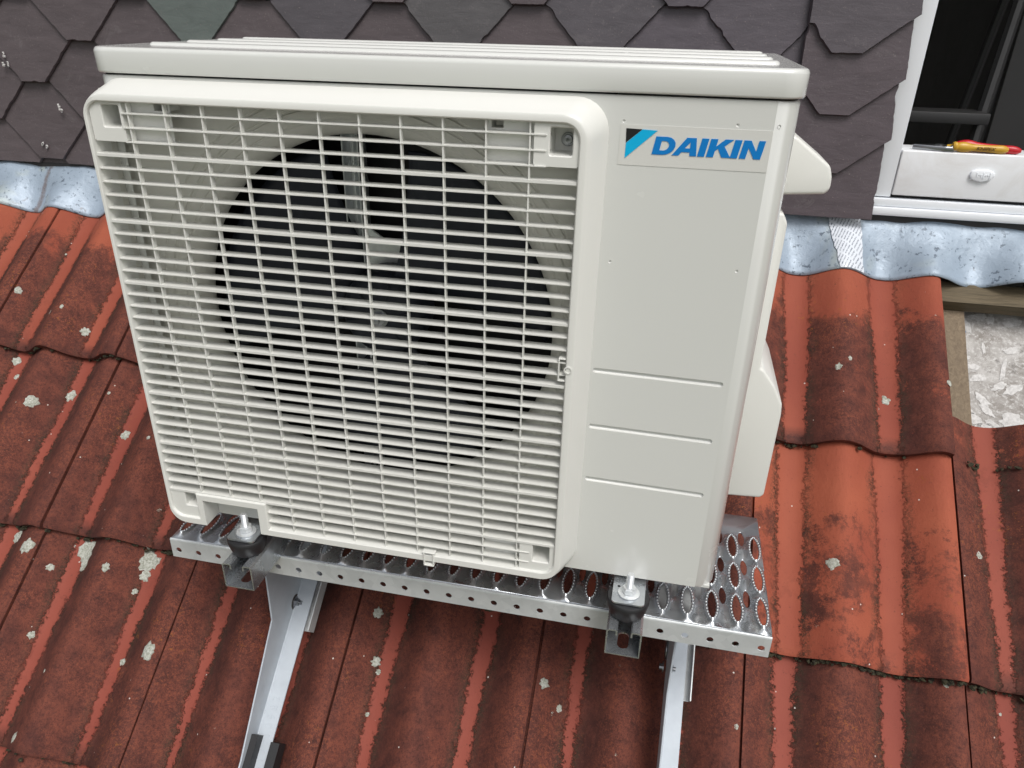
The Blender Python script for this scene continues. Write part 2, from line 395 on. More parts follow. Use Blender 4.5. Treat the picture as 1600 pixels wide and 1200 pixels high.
def build_roof():
    vs, fs, uvs, cols = [], [], [], []
    NF, NV = 44, 9
    R = random.Random(3)
    for ci in range(-5, 9):
        for k in range(0, 7):
            if k == 0 and ci == 5: continue
            v0 = V0-k*TG; u0 = U0+ci*TW
            dv = R.uniform(-.002, .002); du = R.uniform(-.0008, .0008); tilt = R.uniform(-.0015, .0015); dh = R.uniform(0, .0012)
            rnd, rnd2 = R.random(), R.random()
            dirt = 1.0
            if ci >= 4 and k == 0: dirt = .60
            elif ci == 4 and k == 1: dirt = .43
            elif ci == 3 and k <= 1: dirt = .62
            elif ci <= -1 and k == 0: dirt = .62
            elif k == 0: dirt = .7
            elif k == 1 and ci >= 5: dirt = .86
            elif k == 1: dirt = .9
            if ci == 0 and k == 0: dirt = .66
            base = len(vs)
            L = .42 if k else .40
            frs = [-.03, .0, .0045, .0055]+[.0055+(.9935-.0055)*(i+1)/(NF-3) for i in range(NF-3)]
            rows = [0, .012, .05, .12, .25, .45, .65, .85, 1.0]
            def top(f, t):
                vv = t*L
                h = prof(max(0, f) if f < 1 else f)+.019*(1-vv/TG)+tilt*(f-.5)+dh
                if f < .005: h -= .010
                if t < .012: h -= .0035*(1-t/.012)
                if f > .975: h -= .0015*((f-.975)/.016)**2
                if .005 < f < .03: h -= .001*(1-(f-.005)/.025)
                wob = .0018*noise.noise(Vector((u0+f*TW, 0, k*3.1))*22)
                return u0+du+f*TW, v0+dv+vv+(wob if t == 0 else 0), h
            for t in rows:
                for f in frs:
                    u, v, h = top(f, t); vs.append(rp(u, v, h)); uvs.append((f, t*L/TG)); cols.append((rnd, dirt, rnd2))
            n = NF+1
            for j in range(len(rows)-1):
                for i in range(NF):
                    a = base+j*n+i; fs.append((a, a+1, a+n+1, a+n))
            # nose underside and right flank
            b2 = len(vs)
            for f in frs:
                u, v, h = top(f, 0); vs.append(rp(u, v+.0015, h-.0135)); uvs.append((f, -.02)); cols.append((rnd, 1, rnd2))
            for f in frs:
                u, v, h = top(f, 0); vs.append(rp(u, v+.06, h-.0135)); uvs.append((f, .02)); cols.append((rnd, 1, rnd2))
            for i in range(NF):
                fs.append((b2+i, b2+i+1, base+i+1, base+i)); fs.append((b2+n+i, b2+n+i+1, b2+i+1, b2+i))
            b3 = len(vs)
            for t in rows:
                u, v, h = top(.9935, t); vs.append(rp(u, v, h-.016)); uvs.append((1, t)); cols.append((rnd, 1, rnd2))
            for j in range(len(rows)-1):
                fs.append((base+j*n+NF, b3+j, b3+j+1, base+(j+1)*n+NF))
    me = bpy.data.meshes.new('tiled_roof'); me.from_pydata([tuple(v) for v in vs], [], fs); me.update()
    ul = me.uv_layers.new(name='tile_uv'); ca = me.color_attributes.new('tile', 'FLOAT_COLOR', 'POINT')
    for l in me.loops: ul.data[l.index].uv = uvs[l.vertex_index]
    for i, c in enumerate(cols): ca.data[i].color = (*c, 1)
    smooth(me, 50)
    return link('tiled_roof', me, M['tile'], house)
build_roof()

# roof boarding / battens seen in the gap of the missing tile
bm = bmesh.new()
def slab(bm, u0, u1, v0, v1, h0, h1, mi=0):
    P = [bm.verts.new(rp(u, v, h)) for h in (h0, h1) for u, v in ((u0, v0), (u1, v0), (u1, v1), (u0, v1))]
    for f in ((3, 2, 1, 0), (4, 5, 6, 7), (0, 1, 5, 4), (1, 2, 6, 5), (2, 3, 7, 6), (3, 0, 4, 7)):
        bm.faces.new([P[i] for i in f]).material_index = mi
slab(bm, -1.9, 2.2, -2.2, 1.1, -.105, -.085)
R = random.Random(11)
def leaf(u, v, a, l, wd):
    pts = []
    for i in range(34):
        t = 2*pi*i/34; rr = 1+.45*noise.noise(Vector((u*40+cos(t)*1.6, v*40+sin(t)*1.6, l*9)))+.15*noise.noise(Vector((u*90+cos(t)*5, v*90+sin(t)*5, 2)))
        x, y = l*cos(t)*rr, wd*sin(t)*rr
        pts.append(bm.verts.new(rp(u+x*cos(a)-y*sin(a), v+x*sin(a)+y*cos(a), -.0842)))
    bm.faces.new(pts).material_index = 1
UL = [(1.155, .905, .1, .016, .007), (1.175, .90, 1.2, .010, .006), (1.135, .885, 1.9, .016, .006), (1.115, .86, .1, .010, .006),
      (1.122, .838, .1, .011, .006), (1.124, .816, .2, .014, .006), (1.14, .80, .0, .012, .006), (1.148, .778, .25, .014, .007),
      (1.19, .80, 1.3, .024, .004), (1.18, .765, .7, .014, .006), (1.203, .762, .5, .017, .007), (1.152, .735, 2.3, .014, .007),
      (1.158, .715, 2.3, .014, .006), (1.127, .712, 2.7, .012, .005), (1.138, .695, 2.2, .015, .009), (1.15, .682, .4, .015, .008),
      (1.195, .70, .3, .020, .014), (1.165, .69, 2.6, .012, .006), (1.205, .84, .4, .013, .006), (1.21, .90, .3, .018, .009), (1.16, .84, 1.6, .012, .003)]
for a in UL: leaf(*a)
obj('underlay_board', bm, [M['underlay'], M['bloom']], house, 0)
bm = bmesh.new()
slab(bm, 1.045, 1.118, -.2, 1.0, -.084, -.052)
obj('counter_batten', bm, M['timber2'], house, 0)
bm = bmesh.new()
slab(bm, 1.0635, 1.36, .893, .935, -.0515, -.024)
obj('roof_batten', bm, M['timber'], house, 0)

# lichen and moss
def blob(bm, u, v, r, h0=0, flat=.22, seed=0):
    c = rp(u, v, roof_h(u, v)+h0*r)
    rr = random.Random(seed); n = 26; rings = []
    nrm = rp(0, 0, 1)-rp(0, 0, 0)
    def hh(uu, vv, e): return roof_h(uu, vv)+e
    for q, (rad, e) in enumerate(((1, -.0005), (.97, .0012), (.8, .0022), (.45, .0018), (.12, .0024))):
        ring = []
        for i in range(n):
            t = 2*pi*i/n; k = 1+.5*noise.noise(Vector((cos(t)*1.9+seed*3.7, sin(t)*1.9, seed)))+.26*noise.noise(Vector((cos(t)*5+seed, sin(t)*5, 3)))
            uu = u+rad*r*k*cos(t); vv = v+rad*r*k*sin(t)*1.15
            j = rr.uniform(-.0003, .0003) if q > 1 else 0
            ring.append(bm.verts.new(rp(uu, vv, hh(uu, vv, e*min(1, r/.008)+j))))
        rings.append(ring)
    for a, b in zip(rings, rings[1:]):
        for i in range(n): bm.faces.new((a[i], a[(i+1) % n], b[(i+1) % n], b[i]))
    bm.faces.new(rings[-1])
LI = [(-0.531, 0.502, 0.0108), (-0.582, 0.468, 0.0108), (-0.38, 0.435, 0.009), (-0.728, 0.705, 0.0074), (-0.549, 0.635, 0.0084), (-0.689, 0.561, 0.0085), (-0.672, 0.527, 0.0056), (-0.457, 0.202, 0.0134), (-0.366, 0.213, 0.0192), (-0.239, 0.215, 0.0165), (-0.359, 0.188, 0.0095), (-0.511, 0.218, 0.0112), (-0.411, 0.174, 0.006), (-0.239, 0.19, 0.0093), (-0.16, 0.071, 0.012), (-0.218, 0.048, 0.0055), (-0.397, 0.061, 0.0058), (-0.336, -0.09, 0.0065), (0.191, 0.195, 0.0073), (0.205, 0.121, 0.0071), (0.475, 0.134, 0.0076), (0.502, 0.104, 0.0056), (0.97, 0.678, 0.008), (0.881, 0.378, 0.0093), (1.098, 0.431, 0.0062), (1.058, 0.706, 0.0049), (0.886, 0.716, 0.0062), (0.905, 0.734, 0.0041), (-0.638, 0.666, 0.0043), (-0.6, 0.672, 0.0043), (-0.294, 0.189, 0.007), (-0.245, 0.161, 0.0046), (0.212, 0.107, 0.004), (0.754, 0.124, 0.0035), (1.036, 0.231, 0.0042), (-0.304, 0.425, 0.0038), (-0.248, 0.303, 0.0036)]
bm = bmesh.new()
for i, (u, v, r) in enumerate(LI): blob(bm, u, v, r*.92, seed=i)
R = random.Random(21)
for i in range(190):
    u = R.uniform(-1.6, 2.0); v = R.uniform(-1.0, .9)
    blob(bm, u, v, R.uniform(.0012, .003), seed=100+i)
o = obj('lichen', bm, M['lichen'], house, 60); o['kind'] = 'stuff'
bm = bmesh.new()
for i in range(2600):
    k = R.choice((0, 1, 1, 2, 3)); u = R.uniform(-1.2, 1.75)
    dens = .5+.9*noise.noise(Vector((u*4.5, k*7.3, 0)))
    if k == 1 and (u > .75 or u < -.3): dens += .35
    if R.random() > dens: continue
    v = V0-k*TG-.001+R.gauss(0, .0022); r = R.uniform(.0015, .0042)
    f = (u-U0)/TW; f -= floor(f)
    c = rp(u, v, prof(f)+.004+R.uniform(0, .006))
    mt = Matrix.Translation(c) @ Matrix.Rotation(R.uniform(0, 6), 4, 'Z') @ Matrix.Diagonal((r*R.uniform(1, 2), r, r*.8, 1))
    q = bmesh.ops.create_icosphere(bm, subdivisions=1, radius=1, matrix=mt)
    for vv in q['verts']: vv.co += Vector((R.gauss(0, .0005), R.gauss(0, .0005), R.gauss(0, .0005)))
o = obj('moss', bm, M['moss'], house, 0); o['kind'] = 'stuff'

# ---------------------------------------------------------------- lead flashing
def build_flashing():
    vs, fs = [], []; NU, NV = 460, 26
    x0, x1 = -1.7, 2.3
    for j in range(NV+1):
        t = j/NV
        for i in range(NU+1):
            u = x0+(x1-x0)*i/NU
            f = (u-U0)/TW; f -= floor(f)
            ph = prof(f)+.026          # follows the rolls of the tiles (relative to channel)
            v = .924+.006*noise.noise(Vector((u*9, 1, 2)))-.006*(ph/.032-.5)+t*.205
            keepw = max(0, 1-t*1.7); keepw = keepw*keepw*(3-2*keepw)
            h = prof(f)*keepw+(.012)*(1-keepw)+.0195*(1-(min(.42, v-V0))/TG)+.006
            if t == 0: h -= .002
            lump = .010*noise.noise(Vector((u*7.5, t*2.2, 4)))*min(1, t*2.5)+.004*noise.noise(Vector((u*22, t*5, 8)))*min(1, t*3)
            p = rp(u, v, h+lump)
            if t > .60: p.z += (t-.60)**2*.10
            if p.y > .822: p.y = .822+(p.y-.822)*.05; p.z += .01
            vs.append(tuple(p))
    n = NU+1
    for j in range(NV):
        for i in range(NU): a = j*n+i; fs.append((a, a+1, a+n+1, a+n))
    o = raw('lead_flashing', vs, fs, M['lead'], house, 60); solid(o, .0022, -1)
    return vs, n, x0, x1, NU, NV
FV, Fn, fx0, fx1, FNU, FNV = build_flashing()
def flash_pt(u, t):
    a = (u-fx0)/(fx1-fx0)*FNU; b = t*FNV; i, j = int(a), min(int(b), FNV-1); a -= i; b -= j
    P = lambda ii, jj: Vector(FV[jj*Fn+ii])
    return (P(i, j)*(1-a)+P(i+1, j)*a)*(1-b)+(P(i, j+1)*(1-a)+P(i+1, j+1)*a)*b
vs, fs = [], []
for j in range(19):
    t = -.0+j/18*.80; 
    for i in range(9):
        q = i/8; jag = .003*noise.noise(Vector((t*30, i//5, 1)))
        ua = .848+(1-t)*.042+jag; ub = .915+(1-t)*.020+jag
        p = flash_pt(ua+(ub-ua)*q, max(t, .004)); p.z += .0016; p.y -= .0012; vs.append(tuple(p))
for j in range(18):
    for i in range(8): a = j*9+i; fs.append((a, a+1, a+10, a+9))
raw('printed_tape', vs, fs, M['tape'], house, 60)

# ---------------------------------------------------------------- slate wall
YW = .80
def clip_z(poly, zc):
    out = []
    for i in range(len(poly)):
        a, b = poly[i], poly[(i+1) % len(poly)]
        if a[1] >= zc: out.append(a)
        if (a[1] >= zc) != (b[1] >= zc):
            t = (zc-a[1])/(b[1]-a[1]); out.append((a[0]+t*(b[0]-a[0]), zc))
    return out
def clip_x(poly, xc, sgn):
    out = []
    for i in range(len(poly)):
        a, b = poly[i], poly[(i+1) % len(poly)]
        ia, ib = (xc-a[0])*sgn >= 0, (xc-b[0])*sgn >= 0
        if ia: out.append(a)
        if ia != ib:
            t = (xc-a[0])/(b[0]-a[0]); out.append((xc, a[1]+t*(b[1]-a[1])))
    return out
def build_slates():
    bm = bmesh.new(); cl = bm.loops.layers.float_color.new('tone'); R = random.Random(5)
    def tone(x, z):
        c = R.uniform(.95, 1.07); q = R.random()
        base = (.098, .080, .086) if x < .45 else (.095, .083, .098)
        if q > .86 and x > -.5: base = (.092, .084, .095)
        if abs(x+.374) < .05 and abs(z-.526) < .03: base = (.115, .138, .130); c = 1
        if abs(x-.19) < .06 and abs(z-.52) < .05: base = (.096, .092, .096); c = 1
        return tuple(v*c for v in base)
    def rough(pts, lower):
        out = []
        n = len(pts)
        for i in range(n):
            a, b = Vector(pts[i]), Vector(pts[(i+1) % n]); L = (b-a).length; out.append(tuple(a))
            if lower(a, b):
                k = max(1, int(L/.006)); nrm = Vector((-(b-a).y, (b-a).x)).normalized()
                for j in range(1, k):
                    p = a.lerp(b, j/k); s = noise.noise(Vector((p.x*130, p.y*130, 1)))
                    chip = max(0, noise.noise(Vector((p.x*38, p.y*38, 5)))-.25)
                    out.append(tuple(p+nrm*(s*.0011+chip*.011)))
        return out
    def plate(poly, zb, lift=0, c=None, H=.17, lower=None):
        if len(poly) < 3: return
        area = sum(poly[i][0]*poly[(i+1) % len(poly)][1]-poly[(i+1) % len(poly)][0]*poly[i][1] for i in range(len(poly)))/2
        if area < 0: poly = poly[::-1]
        if abs(area) < 1e-4: return
        rl = rough(poly, lower or (lambda a, b: True))
        ty = R.uniform(-.0008, .0008)
        def yy(p): return YW-.0135*(1-(p[1]-zb)/H)-lift+ty
        F = [bm.verts.new((p[0], yy(p), p[1])) for p in rl]
        # a dressed, bevelled edge and then the back
        cx = sum(p[0] for p in rl)/len(rl); cz = sum(p[1] for p in rl)/len(rl)
        e = .0035
        G = []
        for p in rl:
            d = Vector((p[0]-cx, p[1]-cz)).normalized(); j = 1+.5*noise.noise(Vector((p[0]*90, p[1]*90, 9)))
            G.append(bm.verts.new((p[0]+d.x*e*j*.55, yy(p)+.0045, p[1]+d.y*e*j*.55)))
        c = c or tone(sum(p[0] for p in poly)/len(poly), zb)
        fs = [bm.faces.new(F)]
        for i in range(len(F)): fs.append(bm.faces.new((F[i], F[(i+1) % len(F)], G[(i+1) % len(F)], G[i])))
        for q, f in enumerate(fs):
            for l in f.loops: l[cl] = (*(v*(1 if q == 0 else .8) for v in c), 1)
    ZB = .264
    DX, DZ = .2695, .0815
    for r in range(-2, 22):
        zb = .519+DZ*(r-3)
        for i in range(-5, 8):
            x = -.652+DX*i+(DX/2 if (r-3) % 2 else 0)+R.uniform(-.004, .004)
            if x < -2.0: continue
            hw, mw = .029, DX/2-.0305
            z = zb+R.uniform(-.003, .003)
            p = [(x-hw, z), (x+hw, z), (x+mw+.03, z+DZ+.03), (x+mw+.03, z+DZ*2), (x-mw-.03, z+DZ*2), (x-mw-.03, z+DZ+.03)]
            p = clip_z(p, ZB+R.uniform(-.001, .001)); p = clip_x(p, .79, 1)
            if len(p) > 2: plate(p, zb)
    # closing course beside the window, laid over the field
    zs = [.535, .437, .340, .243]; zt = .632
    for k in range(-16, 4):
        z = .535-.0975*k
        if k <= 3:
            p = [(.837-.024, z), (.861, z), (.938, z+.060), (.930, z+.16), (.768, z+.17), (.770, z+.044)]
            if k == 3: p = [(.772, ZB-.002), (.9365, ZB-.002), (.931, ZB+.13), (.768, ZB+.14)]
            if len(p) > 2: plate(p, z, .014, (.090, .078, .090) if k < 1 else (.092, .074, .084))
    return obj('slate_cladding', bm, M['slate'], house, 25)
build_slates()
# droppings / scratches on the slates
bm = bmesh.new()
for (x, z, l) in ((-.842, .487, .012), (-.848, .468, .010), (-.838, .466, .012), (-.735, .388, .018), (-.731, .376, .008), (-.80, .306, .006), (-.79, .30, .004)):
    for q in range(5):
        xx, zz = x+random.gauss(0, .0012), z+random.uniform(-.5, .5)*l
        box(bm, xx-.0014, xx+.0014, YW-.0165, YW-.0130, zz-.0022, zz+.0022, .0005, 1)
o = obj('bird_dropping', bm, M['bloom'], house, 60); o['kind'] = 'stuff'

# wall body, gable, side wall, room behind the window
bm = bmesh.new()
WX0, WX1, WZ0, WZ1 = .958, 1.86, .285, 1.42
YB = .845
box(bm, -1.9, .9245, .8005, YB+.1, .24, 2.2)
box(bm, WX1, 2.4, .8005, YB+.1, .24, 2.2)
box(bm, WX0, WX1, .8015, YB+.1, WZ1, 2.2)
box(bm, .9250, WX1, .8015, YB+.1, .235, WZ0-.02)
box(bm, .9250, WX0, .870, YB+.1, .266, 1.419)
obj('dormer_wall', bm, M['membrane'], house, 0)
bm = bmesh.new()
for x0, x1, y0, y1, z0, z1 in ((.2, 3.2, 3.4, 3.5, -.9, 2.1), (.1, .2, .95, 3.5, -.9, 2.1), (3.2, 3.3, .95, 3.5, -.9, 2.1), (.1, 3.3, .95, 3.5, -1, -.9), (.1, 3.3, .95, 2.3, 2.1, 2.2), (.1, 1.5, 2.3, 3.5, 2.1, 2.2), (2.5, 3.3, 2.3, 3.5, 2.1, 2.2), (1.5, 2.5, 3.1, 3.5, 2.1, 2.2)):
    box(bm, x0, x1, y0, y1, z0, z1)
obj('room_wall', bm, M['room'], house, 0)  # ceiling has an unseen opening, added so daylight brightens the room
# house body under the eaves and the dormer roof, seen only from elsewhere
bm = bmesh.new()
box(bm, -1.8, 2.15, -1.3, 3.9, -5.2, -2.35)
prism(bm, [(-1.28, -2.3), (.0, -.55), (.9, .15), (3.9, .15), (3.9, -2.3)], 0, -1.78, -1.72); prism(bm, [(-1.28, -2.3), (.0, -.55), (.9, .15), (3.9, .15), (3.9, -2.3)], 0, 2.1, 2.14)
obj('house_wall', bm, M['render'], house, 0)
bm = bmesh.new()
for b in ((-2.0, 3.5, .76, 2.3), (-2.0, 1.5, 2.3, 4.0), (2.5, 3.5, 2.3, 4.0), (1.5, 2.5, 3.1, 4.0)): box(bm, *b, 2.21, 2.3)
obj('dormer_roof', bm, M['membrane'], house, 0)  # same added opening cut through the roof above the room

# window
win = bpy.data.objects.new('window', None); COL.objects.link(win); win.parent = house
bm = bmesh.new()
prism(bm, [(.925, .2985), (.9665, .2985), (.9665, 1.40), (.925, 1.40)], 1, .803, .868, .002)       # left jamb
prism(bm, [(1.79, .2985), (1.84, .2985), (1.84, 1.40), (1.79, 1.40)], 1, .803, .868, .002)
box(bm, .925, 1.84, .803, .868, 1.4005, 1.45, .002)
box(bm, .936, 1.84, .788, .87, .2675, .282, .003)                                          # lower drip profile
box(bm, .9365, 1.84, .796, .87, .2825, .2965, .002)
obj('frame', bm, M['window'], win, 40)
bm = bmesh.new()
box(bm, .9672, 1.7895, .800, .875, .3030, .381, .0025, 3)
o = obj('sill_panel', bm, M['window_dusty'], win, 40)
bm = bmesh.new()
prism(bm, [(1.084, .345), (1.086, .352), (1.094, .355), (1.112, .3555), (1.122, .352), (1.124, .346), (1.119, .3385), (1.104, .334), (1.088, .338)], 1, .7945, .802, .0022, 3)
for i in range(7):
    x = 1.094+i*.0035
    box(bm, x, x+.0018, .7935, .795, .343+.003*sin(i*1.7), .349+.002*cos(i*2.1), .0004, 1)
obj('drain_cap', bm, M['window'], win, 40)
bm = bmesh.new()
box(bm, .9668, 1.79, .812, .83, .2968, .3028)
obj('sill_gap_shade', bm, M['dark'], win, 0)  # near-black strip; its colour stands in for shade inside the gap

# mortar crumbs at the right end under the window
bm = bmesh.new(); R = random.Random(9)
for i in range(60):
    x = R.uniform(1.07, 1.35); r = R.uniform(.001, .004)
    p = flash_pt(x, .62+R.uniform(-.05, .1)); 
    bmesh.ops.create_icosphere(bm, subdivisions=1, radius=r, matrix=Matrix.Translation(p+Vector((0, 0, .001))))
o = obj('mortar_crumbs', bm, M['bloom'], house, 0); o['kind'] = 'stuff'

# things in the dark room
t = thing('cabinet', 'tall dark cabinet standing in the dim room behind the open window', 'cabinet', (1.8, 1.7, -.9))
def loc(o, t): o.location = -Vector(t.location); return o
bm = bmesh.new(); box(bm, 1.33, 2.6, 1.52, 2.95, -.9, 1.95, .004); loc(obj('carcass', bm, M['room_dark'], t), t)
bm = bmesh.new(); box(bm, 1.335, 1.95, 1.498, 1.518, -.85, 1.93, .003); loc(obj('door', bm, M['room_dark'], t), t)
bm = bmesh.new(); box(bm, 1.955, 2.595, 1.498, 1.518, -.85, 1.93, .003); loc(obj('door', bm, M['room_dark'], t), t)
t = thing('step_ladder', 'dark folding step ladder standing inside the room left of the cabinet', 'step ladder', (1.1, 1.3, -.9))
bm = bmesh.new()
for x in (1.04, 1.235):
    tube(bm, [(x-.06, 1.15, -.9), (x, 1.28, .40), (x+.07, 1.42, .95)], .013, 8)
loc(obj('front_rail', bm, M['ladder'], t), t)
bm = bmesh.new()
for x in (1.04, 1.235): tube(bm, [(x-.03, 1.75, -.9), (x+.05, 1.40, .93)], .011, 8)
loc(obj('rear_rail', bm, M['ladder'], t), t)
for z, y in ((.395, 1.27), (.15, 1.24), (-.1, 1.22), (.64, 1.33)):
    bm = bmesh.new(); box(bm, 1.045, 1.235, y-.05, y+.04, z-.012, z+.012, .003); loc(obj('tread', bm, M['ladder'], t), t)

# ---------------------------------------------------------------- outdoor unit
W, H, D, LH = .6755, .55, .283, .0235
unit = thing('outdoor_unit', 'ivory air conditioner outdoor unit with square slatted fan grille and blue name badge', 'air conditioner')
ZT = H-LH-.0018
def corner_section(y_extra=0, r=.014, x0=0, x1=W, d=D, n=8):
    """plan loop from the back left around the front to the back right"""
    P = [(x0, d)]
    for i in range(n+1):
        a = pi+pi/2*i/n; P.append((x0+r+r*cos(a), r+r*sin(a)))
    for i in range(n+1):
        a = -pi/2+pi/2*i/n; P.append((x1-r+r*cos(a), r+r*sin(a)))
    P.append((x1, d)); return P
GX0, GX1, GZ0, GZ1 = .014, .497, .004, .507
bm = bmesh.new()
r = .0200
# wrap: sides and corners as vertical loft, the front left open for the flat front panel
for side in (0, 1):
    sec = [(0 if side == 0 else W, D)]
    for i in range(9):
        a = (pi+pi/2*i/8) if side == 0 else (0-pi/2*i/8)
        sec.append(((r+r*cos(a)) if side == 0 else (W-r+r*cos(a)), r+r*sin(a)))
    rows = []
    for z, ins in ((0.0, .003), (.001, .001), (.004, 0), (ZT-.002, 0), (ZT-.0006, .0006), (ZT, .002)):
        cx = W/2
        rows.append([(x+(ins if x < cx else -ins), y+ins, z) for x, y in sec])
    loft(bm, rows, close=False)
# front panel with the fan opening, three pressed grooves and a few pips
holes = []
gro = [(.5186, .6494, .2605, .2583), (.5192, .6481, .1949, .1922), (.5196, .6482, .1284, .125)]
caps = []
def capsule(x0, x1, z0, z1, rr, n=7):
    a = atan2(z1-z0, x1-x0); P = []
    for i in range(n+1):
        t = a+pi/2+pi*i/n; P.append((x0+rr*cos(t), z0+rr*sin(t)))
    for i in range(n+1):
        t = a-pi/2+pi*i/n; P.append((x1+rr*cos(t), z1+rr*sin(t)))
    return P
for x0, x1, z0, z1 in gro:
    rr = .0029; P = capsule(x0+rr, x1-rr, z0, (z0+z1)/2-.0002, rr); holes.append(P); caps.append((x0+rr, x1-rr, z0, (z0+z1)/2-.0002, rr))
pips = [(.5286, .5033), (.6256, .504), (.5268, .3757), (.6442, .3763), (.6034, .4982), (.6595, .5045)]
for x, z in pips: holes.append([(x+.0016*cos(2*pi*i/10), z+.0016*sin(2*pi*i/10)) for i in range(10)])
# openings for grille area and its lower left notch
holes.append([(GX0, GZ0), (.049, GZ0), (.049, .040), (.128, .040), (.128, GZ0), (GX1, GZ0), (GX1, GZ1), (GX0, GZ1)])
outer = [(r, .0008), (W-r, .0008), (W-r, ZT-.0012), (r, ZT-.0012)]
ext = [(x, z) for x in (.53, .57, .61, .65) for z in (.05, .09, .16, .23, .32, .44)]
V, F = fill(outer, holes, ext)
addflat(bm, V, F, lambda p: (p.x, 0, p.y))
for x0, x1, z0, z1, rr in caps:
    Ls = []
    for k, y in ((1, 0), (.93, .0006), (.75, .0017), (.45, .0024), (.15, .0026)):
        Ls.append([(x, y, z) for x, z in capsule(x0, x1, z0, z1, rr*k)])
    rs = loft(bm, Ls); bm.faces.new(rs[-1])
for x, z in pips:
    rs = loft(bm, [[(x+.0016*k*cos(2*pi*i/10), y, z+.0016*k*sin(2*pi*i/10)) for i in range(10)] for k, y in ((1, 0), (.5, .0009))]); bm.faces.new(rs[-1])
# rounded lower and upper returns of the front
loft(bm, [[(r, 0, .0008), (W-r, 0, .0008)], [(r, .0012, 0), (W-r, .0012, 0)], [(r, D, 0), (W-r, D, 0)]][0:2], close=False)
loft(bm, [[(r, 0, ZT-.0012), (W-r, 0, ZT-.0012)], [(r, .001, ZT-.0002), (W-r, .001, ZT-.0002)], [(r, .006, ZT), (W-r, .006, ZT)]], close=False)
# back
bm.faces.new([bm.verts.new(p) for p in ((0, D, 0), (W, D, 0), (W, D, ZT), (0, D, ZT))])
bmesh.ops.remove_doubles(bm, verts=bm.verts, dist=1e-5)
obj('casing', bm, M['casing'], unit, 30)
# base pan
bm = bmesh.new()
box(bm, .13, W-.004, .002, D-.002, .0006, .004)
box(bm, .004, .129, .045, D-.002, .0006, .004)
box(bm, .040, .129, .040, .0445, .0006, .040)
obj('base_pan', bm, M['casing'], unit)
# lid
bm = bmesh.new()
def lidloop(ins, z, rr=.021):
    x0, x1, y0, y1 = -.002+ins, W+.0028-ins, -.0032+ins, D+.003-ins
    return [(x, y, z) for x, y in rrect(x0, x1, y0, y1, max(rr-ins, .003), 8)]
zb = H-LH
prof_l = [(.004, zb+.0005), (.0012, zb), (.0004, zb+.0008), (0, zb+.002), (-.0004, H-.0045), (.0, H-.0030), (.0010, H-.0013), (.0025, H-.0004), (.0045, H), (.008, H)]
rs = loft(bm, [lidloop(i, z) for i, z in prof_l]); bm.faces.new(rs[-1]); bm.faces.new(rs[0][::-1])
obj('lid', bm, M['casing'], unit, 40)
lid = bpy.data.objects['lid']
for y in (.058, .124, .186, .244):
    bm = bmesh.new()
    Ls = []
    for k, z in ((1, H-.0003), (.85, H+.0016), (.6, H+.0027), (.2, H+.0030)):
        Ls.append([(x, yy, z) for x, yy in rrect(.03+.006*(1-k), W-.0175-.006*(1-k), y-.0075*k, y+.0075*k, .0075*k*.98, 6)])
    rs = loft(bm, Ls); bm.faces.new(rs[-1])
    obj('lid_rib', bm, M['casing'], lid, 50)
# badge: sticker film, emblem, lettering
bm = bmesh.new(); prism(bm, rrect(.5262, .6555, .4662, .5008, .001, 2), 1, -.00035, .0001)
o = obj('sticker', bm, M['sticker'], unit, 0)
bm = bmesh.new(); prism(bm, [(.5314, .4976), (.5454, .4972), (.532, .4855)], 1, -.0008, -.0003); obj('emblem_black', bm, M['black'], o, 0)
bm = bmesh.new(); prism(bm, [(.5458, .4972), (.5588, .4967), (.532, .4721), (.5321, .4851)], 1, -.0008, -.0003); obj('emblem_blue', bm, M['cyan'], o, 0)
def letters():
    bm = bmesh.new()
    def arc(cx, cz, rx, rz, a0, a1, n=8): return [(cx+rx*cos(radians(a0+(a1-a0)*i/n)), cz+rz*sin(radians(a0+(a1-a0)*i/n))) for i in range(n+1)]
    L = []
    L.append((1.32, [[(0, 0)]+arc(.66, .5, .62, .5, -90, 90)+[(0, 1)]], [[(.40, .24), (.62, .24)]+arc(.60, .5, .30, .26, -90, 90)[1:-1]+[(.62, .76), (.40, .76)]]))
    L.append((1.38, [[(-.12, 0), (.28, 0), (.40, .2), (.88, .2), (.93, 0), (1.33, 0), (1.06, 1), (.50, 1)]], [[(.52, .42), (.84, .42), (.78, .76)]]))
    L.append((.52, [[(0, 0), (.41, 0), (.41, 1), (0, 1)]], []))
    L.append((1.38, [[(0, 0), (.41, 0), (.41, .34), (.55, .48), (.90, 0), (1.42, 0), (.88, .62), (1.32, 1), (.82, 1), (.41, .60), (.41, 1), (0, 1)]], []))
    L.append((.52, [[(0, 0), (.41, 0), (.41, 1), (0, 1)]], []))
    L.append((1.25, [[(0, 0), (.37, 0), (.37, .60), (.84, 0), (1.22, 0), (1.22, 1), (.85, 1), (.85, .42), (.40, 1), (0, 1)]], []))
    tot = sum(l[0] for l in L); x = 0; sc = (.6487-.5554)/tot; hh = .0153
    for wd, outs, hs in L:
        for o_ in outs:
            V, F = fill(o_, hs)
            def P(p, y, x=x):
                t = p.y; px = .5554+(x+p.x)*sc+.0027*t
                return (px, y, .4766+(px-.5554)*.004+t*hh)
            addflat(bm, V, F, lambda p: P(p, -.0008))
            for loop in [o_]+hs:
                A = [bm.verts.new(P(Vector(q), -.0008)) for q in loop]; B = [bm.verts.new(P(Vector(q), -.0003)) for q in loop]
                for i in range(len(loop)): bm.faces.new((A[i], A[(i+1) % len(loop)], B[(i+1) % len(loop)], B[i]))
        x += wd
    return bm
obj('lettering', letters(), M['blue'], o, 0)
